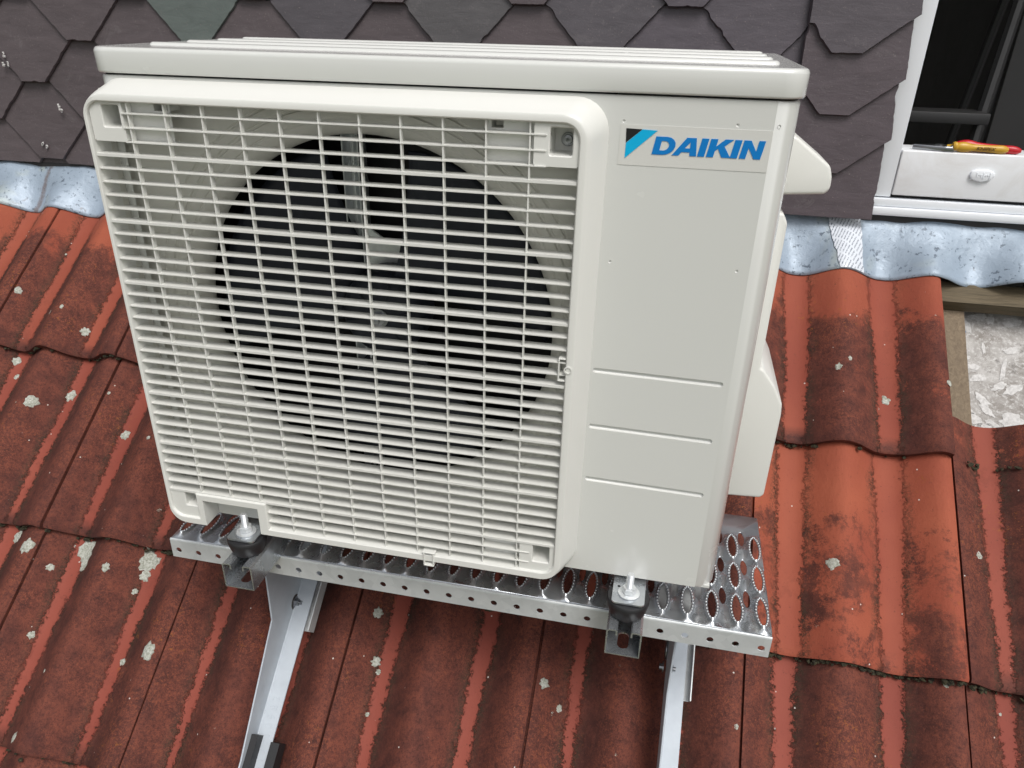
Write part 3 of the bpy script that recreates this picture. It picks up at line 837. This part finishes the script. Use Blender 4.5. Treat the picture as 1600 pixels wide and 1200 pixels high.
# side handle and valve cover
bm = bmesh.new()
prism(bm, [(W-.01, .492), (.690, .484), (.7255, .4585), (.7292, .4470), (.7294, .4365), (.7255, .4312), (W-.01, .4270)], 1, .100, .165, .004, 3)
obj('side_handle', bm, M['plastic'], unit, 50)
bm = bmesh.new()
prism(bm, [(W-.004, .412), (.6905, .410), (.6958, .400), (.6962, .238), (.7010, .236), (.7150, .218), (.7268, .197), (.7282, .182), (.7276, .0735), (.7235, .0690), (W-.004, .066)], 1, .100, .262, .0032, 3)
obj('valve_cover', bm, M['plastic'], unit, 50)

# ---- shroud panel behind the grille with bell mouth
CX, CZ = .2700, .2755
bm = bmesh.new(); n = 144
def sq(a):
    dx, dz = cos(a), sin(a); t = 1e9
    for lim, d, c in ((.504, dx, CX), (.006, dx, CX), (.512, dz, CZ), (.005, dz, CZ)):
        if abs(d) > 1e-9:
            q = (lim-c)/d
            if q > 0: t = min(t, q)
    return (CX+dx*t, .011, CZ+dz*t)
angs = [2*pi*i/n for i in range(n)]
def ring(rr, y): return [(CX+rr*cos(a), y, CZ+rr*sin(a)) for a in angs]
def ringc(rr, y):
    out = []
    for a in angs:
        p = sq(a); R0 = hypot(p[0]-CX, p[2]-CZ); q = min(rr, R0-.0004-(.25-rr)*.02); out.append((CX+q*cos(a), y, CZ+q*sin(a)))
    return out
loops = [[sq(a) for a in angs], ringc(.2440, .011), ringc(.2430, .0125), ringc(.2415, .0125), ringc(.2405, .011), ringc(.2330, .0112), ringc(.2318, .0130), ringc(.2296, .0130), ringc(.2284, .0114)]
loops += [ring(.2235, .012), ring(.2190, .0130), ring(.2182, .0142), ring(.2168, .0142), ring(.2155, .0138), ring(.2110, .0158), ring(.2065, .0200), ring(.2030, .0250), ring(.2005, .032), ring(.2000, .040), ring(.2030, .047), ring(.2070, .050)]
loft(bm, loops)
obj('bell_mouth', bm, M['shroud'], unit, 40)
# side walls between grille and shroud + dark liner behind the fan
bm = bmesh.new()
for x0, x1, z0, z1 in ((.0055, .0075, .03, .512), (.5035, .5055, .006, .512)): box(bm, x0, x1, -.004, .013, z0, z1)
box(bm, .0075, .5035, -.002, .0105, .5105, .5125)
obj('shroud_edge', bm, M['shroud'], unit)
bm = bmesh.new()
box(bm, .010, .506, .150, .153, .006, .52)
box(bm, .0065, .0095, .014, .153, .045, .52); box(bm, .5065, .5095, .014, .153, .006, .52)
box(bm, .010, .506, .014, .15, .5130, .516); box(bm, .13, .506, .014, .15, .0045, .0058)
obj('heat_exchanger', bm, M['dark'], unit)
# motor bracket
bm = bmesh.new()
box(bm, .2150, .2165, .100, .124, .03, .50, .0004, 1); box(bm, .2167, .2330, .121, .123, .03, .50)
box(bm, .2225, .2245, .112, .1208, .03, .50, .0004, 1)
box(bm, .2332, .2350, .100, .124, .03, .50, .0004, 1)
prism(bm, [(.236, .318), (.262, .305), (.285, .312), (.296, .345), (.262, .350), (.240, .365)], 1, .100, .103, .001, 1)
obj('motor_bracket', bm, M['galv_bright'], unit)
# fan
fan = bpy.data.objects.new('fan', None); COL.objects.link(fan); fan.parent = unit
bm = bmesh.new(); lathe(bm, [(.006, -.002), (.030, 0), (.040, .003), (.0475, .010), (.050, .020), (.050, .05), (.046, .05), (.046, .012)], (CX, .046, CZ), (0, 1, 0), 48)
for k in range(6):
    a = 2*pi*k/6+.2
    q = bmesh.ops.create_cube(bm, size=1, matrix=Matrix.Translation((CX+.026*cos(a), .0462, CZ+.026*sin(a))) @ Matrix.Rotation(-a, 4, 'Y') @ Matrix.Diagonal((.030, .003, .002, 1)))
obj('hub', bm, M['fan'], fan, 40)
bm = bmesh.new(); lathe(bm, [(.0085, 0), (.0085, -.006), (.006, -.007)], (CX, .045, CZ), (0, 1, 0), 6); lathe(bm, [(.004, -.006), (.004, -.012), (.002, -.013)], (CX, .045, CZ), (0, 1, 0), 16)
lathe(bm, [(.011, 0), (.011, -.0015)], (CX, .045, CZ), (0, 1, 0), 24)
obj('hub_nut', bm, M['steel'], fan, 40)
for b in range(3):
    bm = bmesh.new(); a_lead, span = radians(72-120*b), radians(86)
    NR, NA = 14, 26; grid = []
    for i in range(NR+1):
        t = i/NR; rr = .047+t*(.194-.047)
        row = []
        sweep = radians(22)*t**1.3; sp = span*(.78+.22*t)
        for j in range(NA+1):
            s_ = j/NA; a = a_lead+sweep*.25-s_*sp
            rad = rr
            if i == NR: rad -= .006*abs(2*s_-1)**6
            ydep = .050+.052*s_*(1-.2*t)+.010*(1-t)-.010*sin(pi*s_)
            row.append(bm.verts.new((CX+rad*cos(a), ydep, CZ+rad*sin(a))))
        grid.append(row)
    for i in range(NR):
        for j in range(NA): bm.faces.new((grid[i][j], grid[i+1][j], grid[i+1][j+1], grid[i][j+1]))
    ob = obj('blade', bm, M['fan'], fan, 60); solid(ob, .003, 0)

# ---- grille
def rimloop(x0, x1, z0, z1, rc, nx0, nx1, nz, y, n=8):
    """closed loop with rounded corners and the square notch low on the left"""
    P = []
    for cx, cz, a0 in ((x1-rc, z0+rc, -90), (x1-rc, z1-rc, 0), (x0+rc, z1-rc, 90), (x0+rc, z0+rc, 180)):
        for i in range(n+1):
            a = radians(a0+90*i/n); P.append((cx+rc*cos(a), y, cz+rc*sin(a)))
    P += [(nx0, y, z0), (nx0, y, nz), (nx1, y, nz), (nx1, y, z0)]
    return P
GF = -.0284
bm = bmesh.new()
outer = []
for ins, y in ((-.016, -.0), (-.0125, -.008), (-.0075, -.0185), (-.0038, -.0245), (-.0012, -.0276), (.0008, GF)):
    ol = rimloop(.0021+ins*.06, .5003-ins, .0005-min(0, ins)*.05, .5085-ins*.85, .022-ins*.5 if ins < 0 else .021, .0510, .1255, .0382, y)
    outer.append(ol)
nz_in = .0462
il = [rimloop(.0049+e, .4945-e, .0088+e, .5030-e, .0155, .0427-e, .1368+e, nz_in+e, y) for e, y in ((-.0006, GF), (.0004, GF+.0008), (.0010, GF+.004), (.0022, -.008), (.0026, -.003))]
# inner loop has the notch walls pointing the other way: same point order so the strip between them is the flat rim
loft(bm, outer+il)
# notch tunnel running back to the casing
nl = [[(.0510, y, .0005), (.0510, y, .0382), (.1255, y, .0382), (.1255, y, .0005)] for y in (-.0002, .038)]
loft(bm, nl, close=False)
# slats
ZS = [.4920-.01348*k for k in range(36)]
def slat(x0, x1, z, th):
    y0, y1, y2 = -.0262, -.0238, -.0135
    prof2 = [(y0, z-th*.5), (y0, z+th*.5), (y2, z+th*.5+.0004), (y2, z-th*.4+.0004)]
    prism(bm, prof2, 0, x0, x1)
for k, z in enumerate(ZS):
    th = .0026 if k % 5 == 3 else .0011
    x0, x1 = .0060, .4935
    if k < 3: x0, x1 = .0425, .4640
    if k >= 34: x0, x1 = .1375, .4640
    if k == 33: z = ZS[33]+.0004
    slat(x0, x1, z, th)
    if k < 3 or k >= 34: # turned back ends
        for (xa, xb) in ((x1, x1+.0035),):
            prism(bm, [(xa, -.0262), (xb, -.0225), (xb, -.0150), (xa, -.0150)], 2, z-th*.45, z+th*.45)
# uprights
for k in range(11):
    x = .0497+.04*k
    zlo = nz_in-.001 if .040 < x < .135 else .0085
    xs = x
    prism(bm, [(xs-.0007, -.0255), (xs+.0007, -.0255), (xs+.0005, -.0195), (xs-.0005, -.0195)], 2, zlo, .5035)
# corner plates with screw pockets
def pocket(px0, px1, pz0, pz1, x0, x1, z0, z1, y=-.0252):
    V, F = fill([(x0, z0), (x1, z0), (x1, z1), (x0, z1)], [rrect(px0, px1, pz0, pz1, .0022, 4)])
    addflat(bm, V, F, lambda p: (p.x, y, p.y))
    for xx0, xx1, zz0, zz1 in ((x0, x1, z0-.0012, z0), (x0, x1, z1, z1+.0012)): box(bm, xx0, xx1, y, -.006, zz0, zz1)
    box(bm, x0-.0012, x0, y, -.006, z0, z1); box(bm, x1, x1+.0012, y, -.006, z0, z1)
    a = rrect(px0, px1, pz0, pz1, .0022, 4); b = rrect(px0+.001, px1-.001, pz0+.001, pz1-.001, .002, 4)
    rs = loft(bm, [[(p, y, q) for p, q in a], [(p, y+.0010, q) for p, q in b], [(p, .006, q) for p, q in b]]); bm.faces.new(rs[-1])
pocket(.0198, .0410, .4778, .5005, .0085, .0425, .4663, .5032)
pocket(.4665, .4888, .4738, .4995, .4545, .4928, .4663, .5032)
pocket(.4675, .4888, .0215, .0465, .4545, .4928, .0095, .0480)
pocket(.0240, .0425, .0250, .0450, .0075, .0430, .0100, .0480)
# plain plates beside the upper pockets, with a small slot
for x0, x1, sx0, sx1 in ((.0440, .0905, .0730, .0880), (.4094, .4530, .4125, .4235)):
    V, F = fill([(x0, .4663), (x1, .4663), (x1, .5032), (x0, .5032)], [[(sx0, .4945), (sx1, .4945), (sx1, .5015), (sx0, .5015)]])
    addflat(bm, V, F, lambda p: (p.x, -.0155, p.y))
    loft(bm, [[(sx0, y, .4945), (sx1, y, .4945), (sx1, y, .5015), (sx0, y, .5015)] for y in (-.0155, .004)])
    box(bm, x0, x1, -.0155, -.008, .4650, .4662)
box(bm, .4105, .4530, -.0155, -.0145, .0095, .0450)
# clip loops
for z0, z1 in ((.2562, .2815),):
    for b in ((.4862, .4936, z1-.0014, z1), (.4862, .4936, z0, z0+.0014), (.4862, .4876, z0+.0014, z1-.0014)): box(bm, b[0], b[1], -.0272, -.010, b[2], b[3], .0003, 1)
lathe(bm, [(.0040, 0), (.0043, -.0010), (.0030, -.0012), (.0027, .002)], (.4965, GF+.0003, .2700), (0, 1, 0), 24, cap=False)
for b in ((.3380, .3396, -.0040, .0125), (.3494, .3510, -.0040, .0125), (.3365, .3525, .0125, .0142)): box(bm, b[0], b[1], -.0302, -.018, b[2], b[3], .0004, 1)
box(bm, .3380, .3510, -.0302, -.0185, -.0062, -.0040, .0009, 2)
grille = obj('fan_grille', bm, M['plastic'], unit, 28)
bm = bmesh.new()
lathe(bm, [(.0062, 0), (.0062, -.001), (.0055, -.0016), (.0045, -.0016), (.0040, -.0034), (.0015, -.0036), (.0010, -.0020)], (.4795, .0055, .4850), (0, 1, 0), 28)
for a in (0.4, 0.4+pi/2):
    bmesh.ops.create_cube(bm, size=1, matrix=Matrix.Translation((.4795, .0018, .4850)) @ Matrix.Rotation(a, 4, 'Y') @ Matrix.Diagonal((.0045, .0006, .0009, 1)))
obj('screw', bm, M['steel'], grille, 40)

# feet of the unit
AX = (.101, .582); AY = -.022
for ax in AX:
    bm = bmesh.new()
    pl = rrect(ax-.0185, ax+.0185, -.040, .075, .005, 4)
    V, F = fill(pl, [[(ax-.012+.0018*cos(2*pi*i/12), -.012+.0018*sin(2*pi*i/12)) for i in range(12)]])
    addflat(bm, V, F, lambda p: (p.x, p.y, -.0062))
    foot = obj('mounting_foot', bm, M['galv_plate'], unit, 0); solid(foot, .002, 0)

# ---------------------------------------------------------------- rubber dampers with bolts
def damper(ax, label):
    t = thing('rubber_damper', label, 'vibration damper', (ax, AY, -.0325), 'rubber dampers under the front feet of the unit')
    bm = bmesh.new(); lathe(bm, [(.0175, 0), (.0195, .001), (.0212, .005), (.0232, .0115), (.0246, .0185), (.0246, .0225), (.0236, .0240)], (0, 0, 0), n=40)
    obj('rubber_body', bm, M['rubber'], t, 50)
    bm = bmesh.new(); lathe(bm, [(.0122, .0275), (.0126, .0282), (.0124, .0290), (.0090, .0295)], (0, 0, 0), n=32); obj('washer', bm, M['galv_bright'], t, 30)
    bm = bmesh.new(); lathe(bm, [(.0074, .0296), (.0082, .0305), (.0082, .0362), (.0073, .0374)], (0, 0, 0), n=6); obj('nut', bm, M['galv_bright'], t, 20)
    pr = [(.0040, .030)]
    z = .0374
    while z < .0545: pr += [(.0044, z), (.0039, z+.0006)]; z += .0012
    bm = bmesh.new(); lathe(bm, pr+[(.0034, .0555)], (0, 0, 0), n=20); obj('bolt', bm, M['galv_bright'], t, 20)
damper(AX[0], 'black rubber damper under the notched left corner of the grille')
damper(AX[1], 'black rubber damper below the plain front panel, clear of the grille')

# ---------------------------------------------------------------- mounting rails
def rail(ax, label):
    t = thing('mounting_rail', label, 'rail', (ax, -.055, -.0695), 'steel channel rails across the walkway grate')
    bm = bmesh.new(); hw = .0192; hgt = .036; L = .335
    holes = [rrect(-.0065, .0065, .010+i*.05, .036+i*.05, .006, 5) for i in range(6)]
    V, F = fill([(-hw, 0), (hw, 0), (hw, L), (-hw, L)], holes); addflat(bm, V, F, lambda p: (p.x, p.y, .0006))
    sec = [(-hw, .0006), (-hw, hgt-.002), (-hw+.002, hgt), (-.0095, hgt), (-.0085, hgt-.001), (-.0085, hgt-.007)]
    for s in (1, -1):
        loft(bm, [[(s*x, y, z) for x, z in sec] for y in (0, L)], close=False)
    bmesh.ops.remove_doubles(bm, verts=bm.verts, dist=1e-5)
    o = obj('channel', bm, M['galv_plate'], t, 0); solid(o, .002, 0)
rail(AX[0], 'open steel channel rail sticking out under the left rubber damper')
rail(AX[1], 'open steel channel rail sticking out under the right rubber damper')

# ---------------------------------------------------------------- walkway grate
def build_grate():
    t = thing('walkway_grate', 'galvanized perforated roof walkway grate with toothed oval holes under the unit', 'roof walkway', (-.0457, .0156, -.0705))
    x0, x1, y0, y1, z = -.0457, .7551, .0156, .2631, -.0705
    bm = bmesh.new()
    rows = [.0525+.0633*r for r in range(4)]; slots = []; plain = []
    for r, yc in enumerate(rows):
        for k in range(27):
            xc = -.0349+.03*k
            if yc+.026 < y1: slots.append((xc, yc))
    for r in range(3):
        for k in range(26): plain.append((-.0349+.03*(k+.5), rows[r]+.0316))
    def ell(xc, yc, a, b, n, jag=0):
        return [(xc+(a+(jag if i % 2 else 0))*cos(2*pi*i/n), yc+(b+(jag*2 if i % 2 else 0))*sin(2*pi*i/n)*(1-.12*abs(cos(2*pi*i/n)))) for i in range(n)]
    holes, rings, ext = [], [], []
    def E(xc, yc, a, b, n, jag=0):
        out = []
        for i in range(n):
            t_ = 2*pi*i/n; s_ = sin(t_); c_ = cos(t_)
            j = jag if i % 2 else 0
            out.append((xc+(a+j)*c_*sqrt(max(0, 1-.12*s_*s_)), yc+(b+j)*s_))
        return out
    for xc, yc in slots:
        holes.append(E(xc, yc, .0060, .0245, 44, .0011))
        for a, b in ((.0084, .0272), (.0106, .0295)):
            rings.append([p for p in E(xc, yc, a, b, 22) if x0+.0004 < p[0] < x1-.0004])
    for xc, yc in plain:
        holes.append(E(xc, yc, .0042, .0165, 24)); rings.append(E(xc, yc, .0052, .0185, 18))
    # rings cut by the border are given as loose points
    ok = []
    for rg in rings:
        if len(rg) in (22, 18): ok.append(rg)
        else: ext += rg
    slot_keys = [(a, b) for a, b in slots]
    def zz(p):
        x, y = p
        k = round((x+.0349)/.03); best = 0
        for kk in (k-1, k, k+1):
            if not 0 <= kk <= 26: continue
            xc = -.0349+.03*kk
            for yc in rows:
                if abs(y-yc) < .034:
                    dx, dy = (x-xc)/.0052, (y-yc)/.0245
                    q = sqrt(dx*dx*(1+.54*min(1, dy*dy))+dy*dy)
                    e = (q-1)*.0052 if abs(dx) > abs(dy) else (q-1)*.0085
                    best = max(best, .0062*exp(-(max(0, e)/.0038)**2))
        low = 0
        for kk in range(max(0, k-2), min(26, k+2)):
            xc = -.0349+.03*(kk+.5)
            for r in range(3):
                yc = rows[r]+.0316
                if abs(y-yc) < .03:
                    q = sqrt(((x-xc)/.0042)**2+((y-yc)/.0165)**2)
                    low = max(low, .0042*exp(-(max(0, q-1)/.8)**2))
        edge = min(1, max(0, (y-y0)/.008))*min(1, max(0, (y1-y)/.008))
        return z+(best-low)*edge
    outer = [(x0, y0+.0015), (x1, y0+.0015), (x1, y1), (x0, y1)]
    # keep only holes fully inside the outline
    holes = [h for h in holes if all(x0+.0003 < p[0] < x1-.0003 for p in h)]
    R = random.Random(2)
    ext += [(x0+(x1-x0)*i/90, y0+.0035) for i in range(91)][1:-1]
    ext += [(x1-.00001, y0+.004*i) for i in range(1, 60)]
    V, F = fill(outer, holes, ext, ok)
    hv = set()
    teeth = {}
    for h in holes:
        if len(h) == 44:
            for i, p in enumerate(h): teeth[(round(p[0], 5), round(p[1], 5))] = .0012 if i % 2 else 0
    addflat(bm, V, F, lambda p: (p.x, p.y, zz(p)+teeth.get((round(p.x, 5), round(p.y, 5)), 0)))
    bm.normal_update()
    for f in bm.faces:
        if f.normal.z < 0: f.normal_flip()
    me = bpy.data.meshes.new('tread_plate'); bm.to_mesh(me); bm.free(); smooth(me, 60)
    o = link('tread_plate', me, M['galv_plate'], t); o.location = -t.location; solid(o, .0018, -1)
    # bright teeth: small rounded bosses standing on the rims
    bm = bmesh.new()
    for xc, yc in slots:
        if not (x0+.006 < xc < x1-.004): continue
        n = 26
        for i in range(n):
            tt = 2*pi*(i+.5)/n; s_, c_ = sin(tt), cos(tt)
            x = xc+.0070*c_*sqrt(max(0, 1-.12*s_*s_)); y = yc+.0252*s_
            if abs(s_) > .985: continue
            bmesh.ops.create_icosphere(bm, subdivisions=1, radius=.0013, matrix=Matrix.Translation((x, y, z+.0056)))
    me = bpy.data.meshes.new('teeth'); bm.to_mesh(me); bm.free(); smooth(me, 80)
    q = link('teeth', me, M['galv_bright'], o); q['kind'] = 'stuff'
    for yy, nm in ((y0, 'front_lip'), (y1+.0012, 'rear_lip')):
        bm = bmesh.new()
        hs = [[(-.0349+.03*k+.0043*cos(2*pi*i/18), -.0880+.0043*sin(2*pi*i/18)) for i in range(18)] for k in range(27)]
        hs = [h for h in hs if h[0][0] < x1-.002]
        V, F = fill([(x0, -.1005), (x1, -.1005), (x1, -.0722), (x0, -.0722)], hs)
        addflat(bm, V, F, lambda p: (p.x, yy, p.y))
        if yy == y0:
            loft(bm, [[(x0, yy, -.0722), (x1, yy, -.0722)], [(x0, yy+.0003, -.0711), (x1, yy+.0003, -.0711)], [(x0, yy+.0015, -.0705), (x1, yy+.0015, -.0705)]], close=False)
        bmesh.ops.remove_doubles(bm, verts=bm.verts, dist=1e-6)
        q = obj(nm, bm, M['galv'], t, 0); q.location = -t.location; solid(q, .0018, 0)
build_grate()

# ---------------------------------------------------------------- support brackets
def bracket(dx, label, pads):
    t = thing('support_bracket', label, 'bracket', tuple(rp(dx+.080, .2, .03)), 'steel brackets carrying the walkway grate')
    T = Vector(t.location)
    def add(nm, bm, mt, par=None, sm=35):
        o = obj(nm, bm, mt, par or t, sm)
        if par is None: o.location = -T
        return o
    X = .067+dx
    Pz = lambda v, h: (rp(0, v, h).y, rp(0, v, h).z)
    # upright web: gusset up to the grate, narrowing to a flange that runs down the slope
    web = [(.058, -.1020), (.0545, -.2312), Pz(-.05, .060), Pz(-.42, .058), Pz(-.42, .030), Pz(.30, .030), (.20, -.1020)]
    bm = bmesh.new(); prism(bm, web, 0, X-.0024, X, .0006, 1); w_ = add('web_plate', bm, M['strap'])
    bm = bmesh.new(); slab(bm, X, X+.026, -.42, .30, .0285, .0310)
    for v in ((-.0),): pass
    tube(bm, [rp(X+.0004, .22, .0305), rp(X+.0004, -.03, .0305)], .0017, 8)
    lp = add('strap', bm, M['strap'])
    # embossed characters on the strap
    cu = bpy.data.curves.new('embossed', 'FONT'); cu.body = 'C E   E N 5 1 7 : 1 0 9 8 3'; cu.size = .0165; cu.extrude = .0007
    to = bpy.data.objects.new('tmp', cu); me = bpy.data.meshes.new_from_object(to); bpy.data.objects.remove(to)
    ex = rp(0, 1, 0)-rp(0, 0, 0); ez = rp(0, 0, 1)-rp(0, 0, 0); ey = ez.cross(ex)
    Mx = Matrix((ex, ey, ez)).transposed().to_4x4(); Mx.translation = rp(X+.019, -.13, .03115)-0*ex
    me.transform(Mx); e = link('embossing', me, M['strap'], lp)
    # bearer under the grate and the second strap behind
    bm = bmesh.new(); box(bm, X-.0300, X+.030, .050, .235, -.1045, -.1018, .0005, 1); add('top_bearer', bm, M['galv'])
    bm = bmesh.new(); slab(bm, X+.020, X+.036, .145, .50, .012, .0145); slab(bm, X+.0345, X+.036, .145, .50, .0145, .036)
    add('rear_strap', bm, M['galv'])
    # pivot bolt with washer, dirty with grease
    bm = bmesh.new(); c = (X, .124, -.256)
    lathe(bm, [(.0085, -.0075), (.0085, -.006), (.0050, -.0058), (.0050, -.012)], c, (1, 0, 0), 24)
    lathe(bm, [(.0090, .0003), (.0090, .0016), (.0060, .002)], c, (1, 0, 0), 24); lathe(bm, [(.0060, .002), (.0060, .0068), (.0052, .0074)], c, (1, 0, 0), 6); lathe(bm, [(.003, .007), (.003, .0115)], c, (1, 0, 0), 12)
    lathe(bm, [(.0170, -.0052), (.0175, -.004), (.0170, -.0028)], (X, .150, -.243), (1, 0, 0), 24)
    add('pivot_bolt', bm, M['steel'])
    bm = bmesh.new(); lathe(bm, [(.0125, .0001), (.0125, .00035)], c, (1, 0, 0), 20); add('grease_ring', bm, M['grease'])
    for (u0, u1, v0, v1, h0, h1) in pads:
        bm = bmesh.new(); slab(bm, X+u0, X+u1, v0, v1, h0, h1); add('rubber_pad', bm, M['rubber'])
    return t
bracket(0, 'pale steel bracket at the left, its gusset plate and black pads in view', [(.0002, .010, -.085, -.012, .0315, .052), (.0262, .040, -.18, -.018, .012, .037)])
bracket(.584, 'pale steel bracket at the right, seen end on as a narrow strap', [(.0262, .038, -.36, -.26, .010, .036)])

# ---------------------------------------------------------------- pliers on the window sill
t = thing('pliers', 'pliers with one yellow and one red handle lying on the white window sill', 'pliers', (1.10, .83, .3812))
T = Vector(t.location)
def addp(nm, bm, mt, sm=50): o = obj(nm, bm, mt, t, sm); o.location = -T; return o
def handle(bm, x0, x1, y0, y1, z0, z1, prof_):
    NN = len(prof_)-1; rs = []
    for i, q in enumerate(prof_):
        s_ = i/NN; x = x0+(x1-x0)*s_; y = y0+(y1-y0)*s_; z = z0+(z1-z0)*s_
        rs.append([bm.verts.new((x, y+.006*min(q, 1.2)*cos(2*pi*k/16), z+.0065*q*sin(2*pi*k/16))) for k in range(16)])
    for a, b in zip(rs, rs[1:]):
        for k in range(16): bm.faces.new((a[k], a[(k+1) % 16], b[(k+1) % 16], b[k]))
    bm.faces.new(rs[0][::-1]); bm.faces.new(rs[-1])
pf = [.55, .95, 1.22, 1.32, 1.30, 1.15, .98, .92, .90, .90, .90, .90, .90, .92, .96, 1.02, 1.08, 1.06, .90, .5]
bm = bmesh.new(); handle(bm, 1.0485, 1.1365, .806, .808, .3905, .3885, pf); addp('yellow_handle', bm, M['yellow'])
bm = bmesh.new(); handle(bm, 1.058, 1.158, .824, .812, .3930, .3875, pf); addp('red_handle', bm, M['red'])
bm = bmesh.new(); handle(bm, 1.0555, 1.047, .8035, .8055, .391, .391, [.6, 1.1, 1.25, 1.0]); 
tube(bm, [(1.040, .812, .3885), (1.050, .809, .390)], .004, 10); addp('guard', bm, M['yellow'])
bm = bmesh.new()
prism(bm, [(1.050, .800), (1.050, .822), (1.035, .828), (1.018, .826), (.988, .820), (.985, .816), (1.018, .806), (1.035, .800)], 2, .3815, .3905, .002, 2)
lathe(bm, [(.007, 0), (.007, .0012), (.006, .002)], (1.028, .815, .3905), (0, 0, 1), 20)
tube(bm, [(1.045, .806, .388), (1.056, .806, .390)], .0042, 8); tube(bm, [(1.045, .820, .388), (1.062, .823, .392)], .0042, 8)
addp('jaw', bm, M['steel'])
cu = bpy.data.curves.new('print', 'FONT'); cu.body = 'KNIPEX'; cu.size = .0086; cu.extrude = .0003; cu.offset = .00012; cu.shear = .2
to = bpy.data.objects.new('tmp', cu); me = bpy.data.meshes.new_from_object(to); bpy.data.objects.remove(to)
Mx = Matrix.Rotation(radians(90), 4, 'X'); Mx = Matrix.Rotation(radians(1.3), 4, 'Y') @ Mx; Mx.translation = Vector((1.0840, .8003, .3868))
me.transform(Mx); o = link('printed_name', me, M['brownprint'], bpy.data.objects['yellow_handle']); 
# scrap of blue wire in the tile gap
bm = bmesh.new(); tube(bm, [rp(1.098, .869, -.080), rp(1.108, .872, -.076), rp(1.120, .870, -.077), rp(1.130, .868, -.080)], .0013, 8)
o = obj('wire_scrap', bm, M['bluewire'], None, 60); o['label'] = 'short scrap of blue wire lying on the stained board in the tile gap'; o['category'] = 'wire'
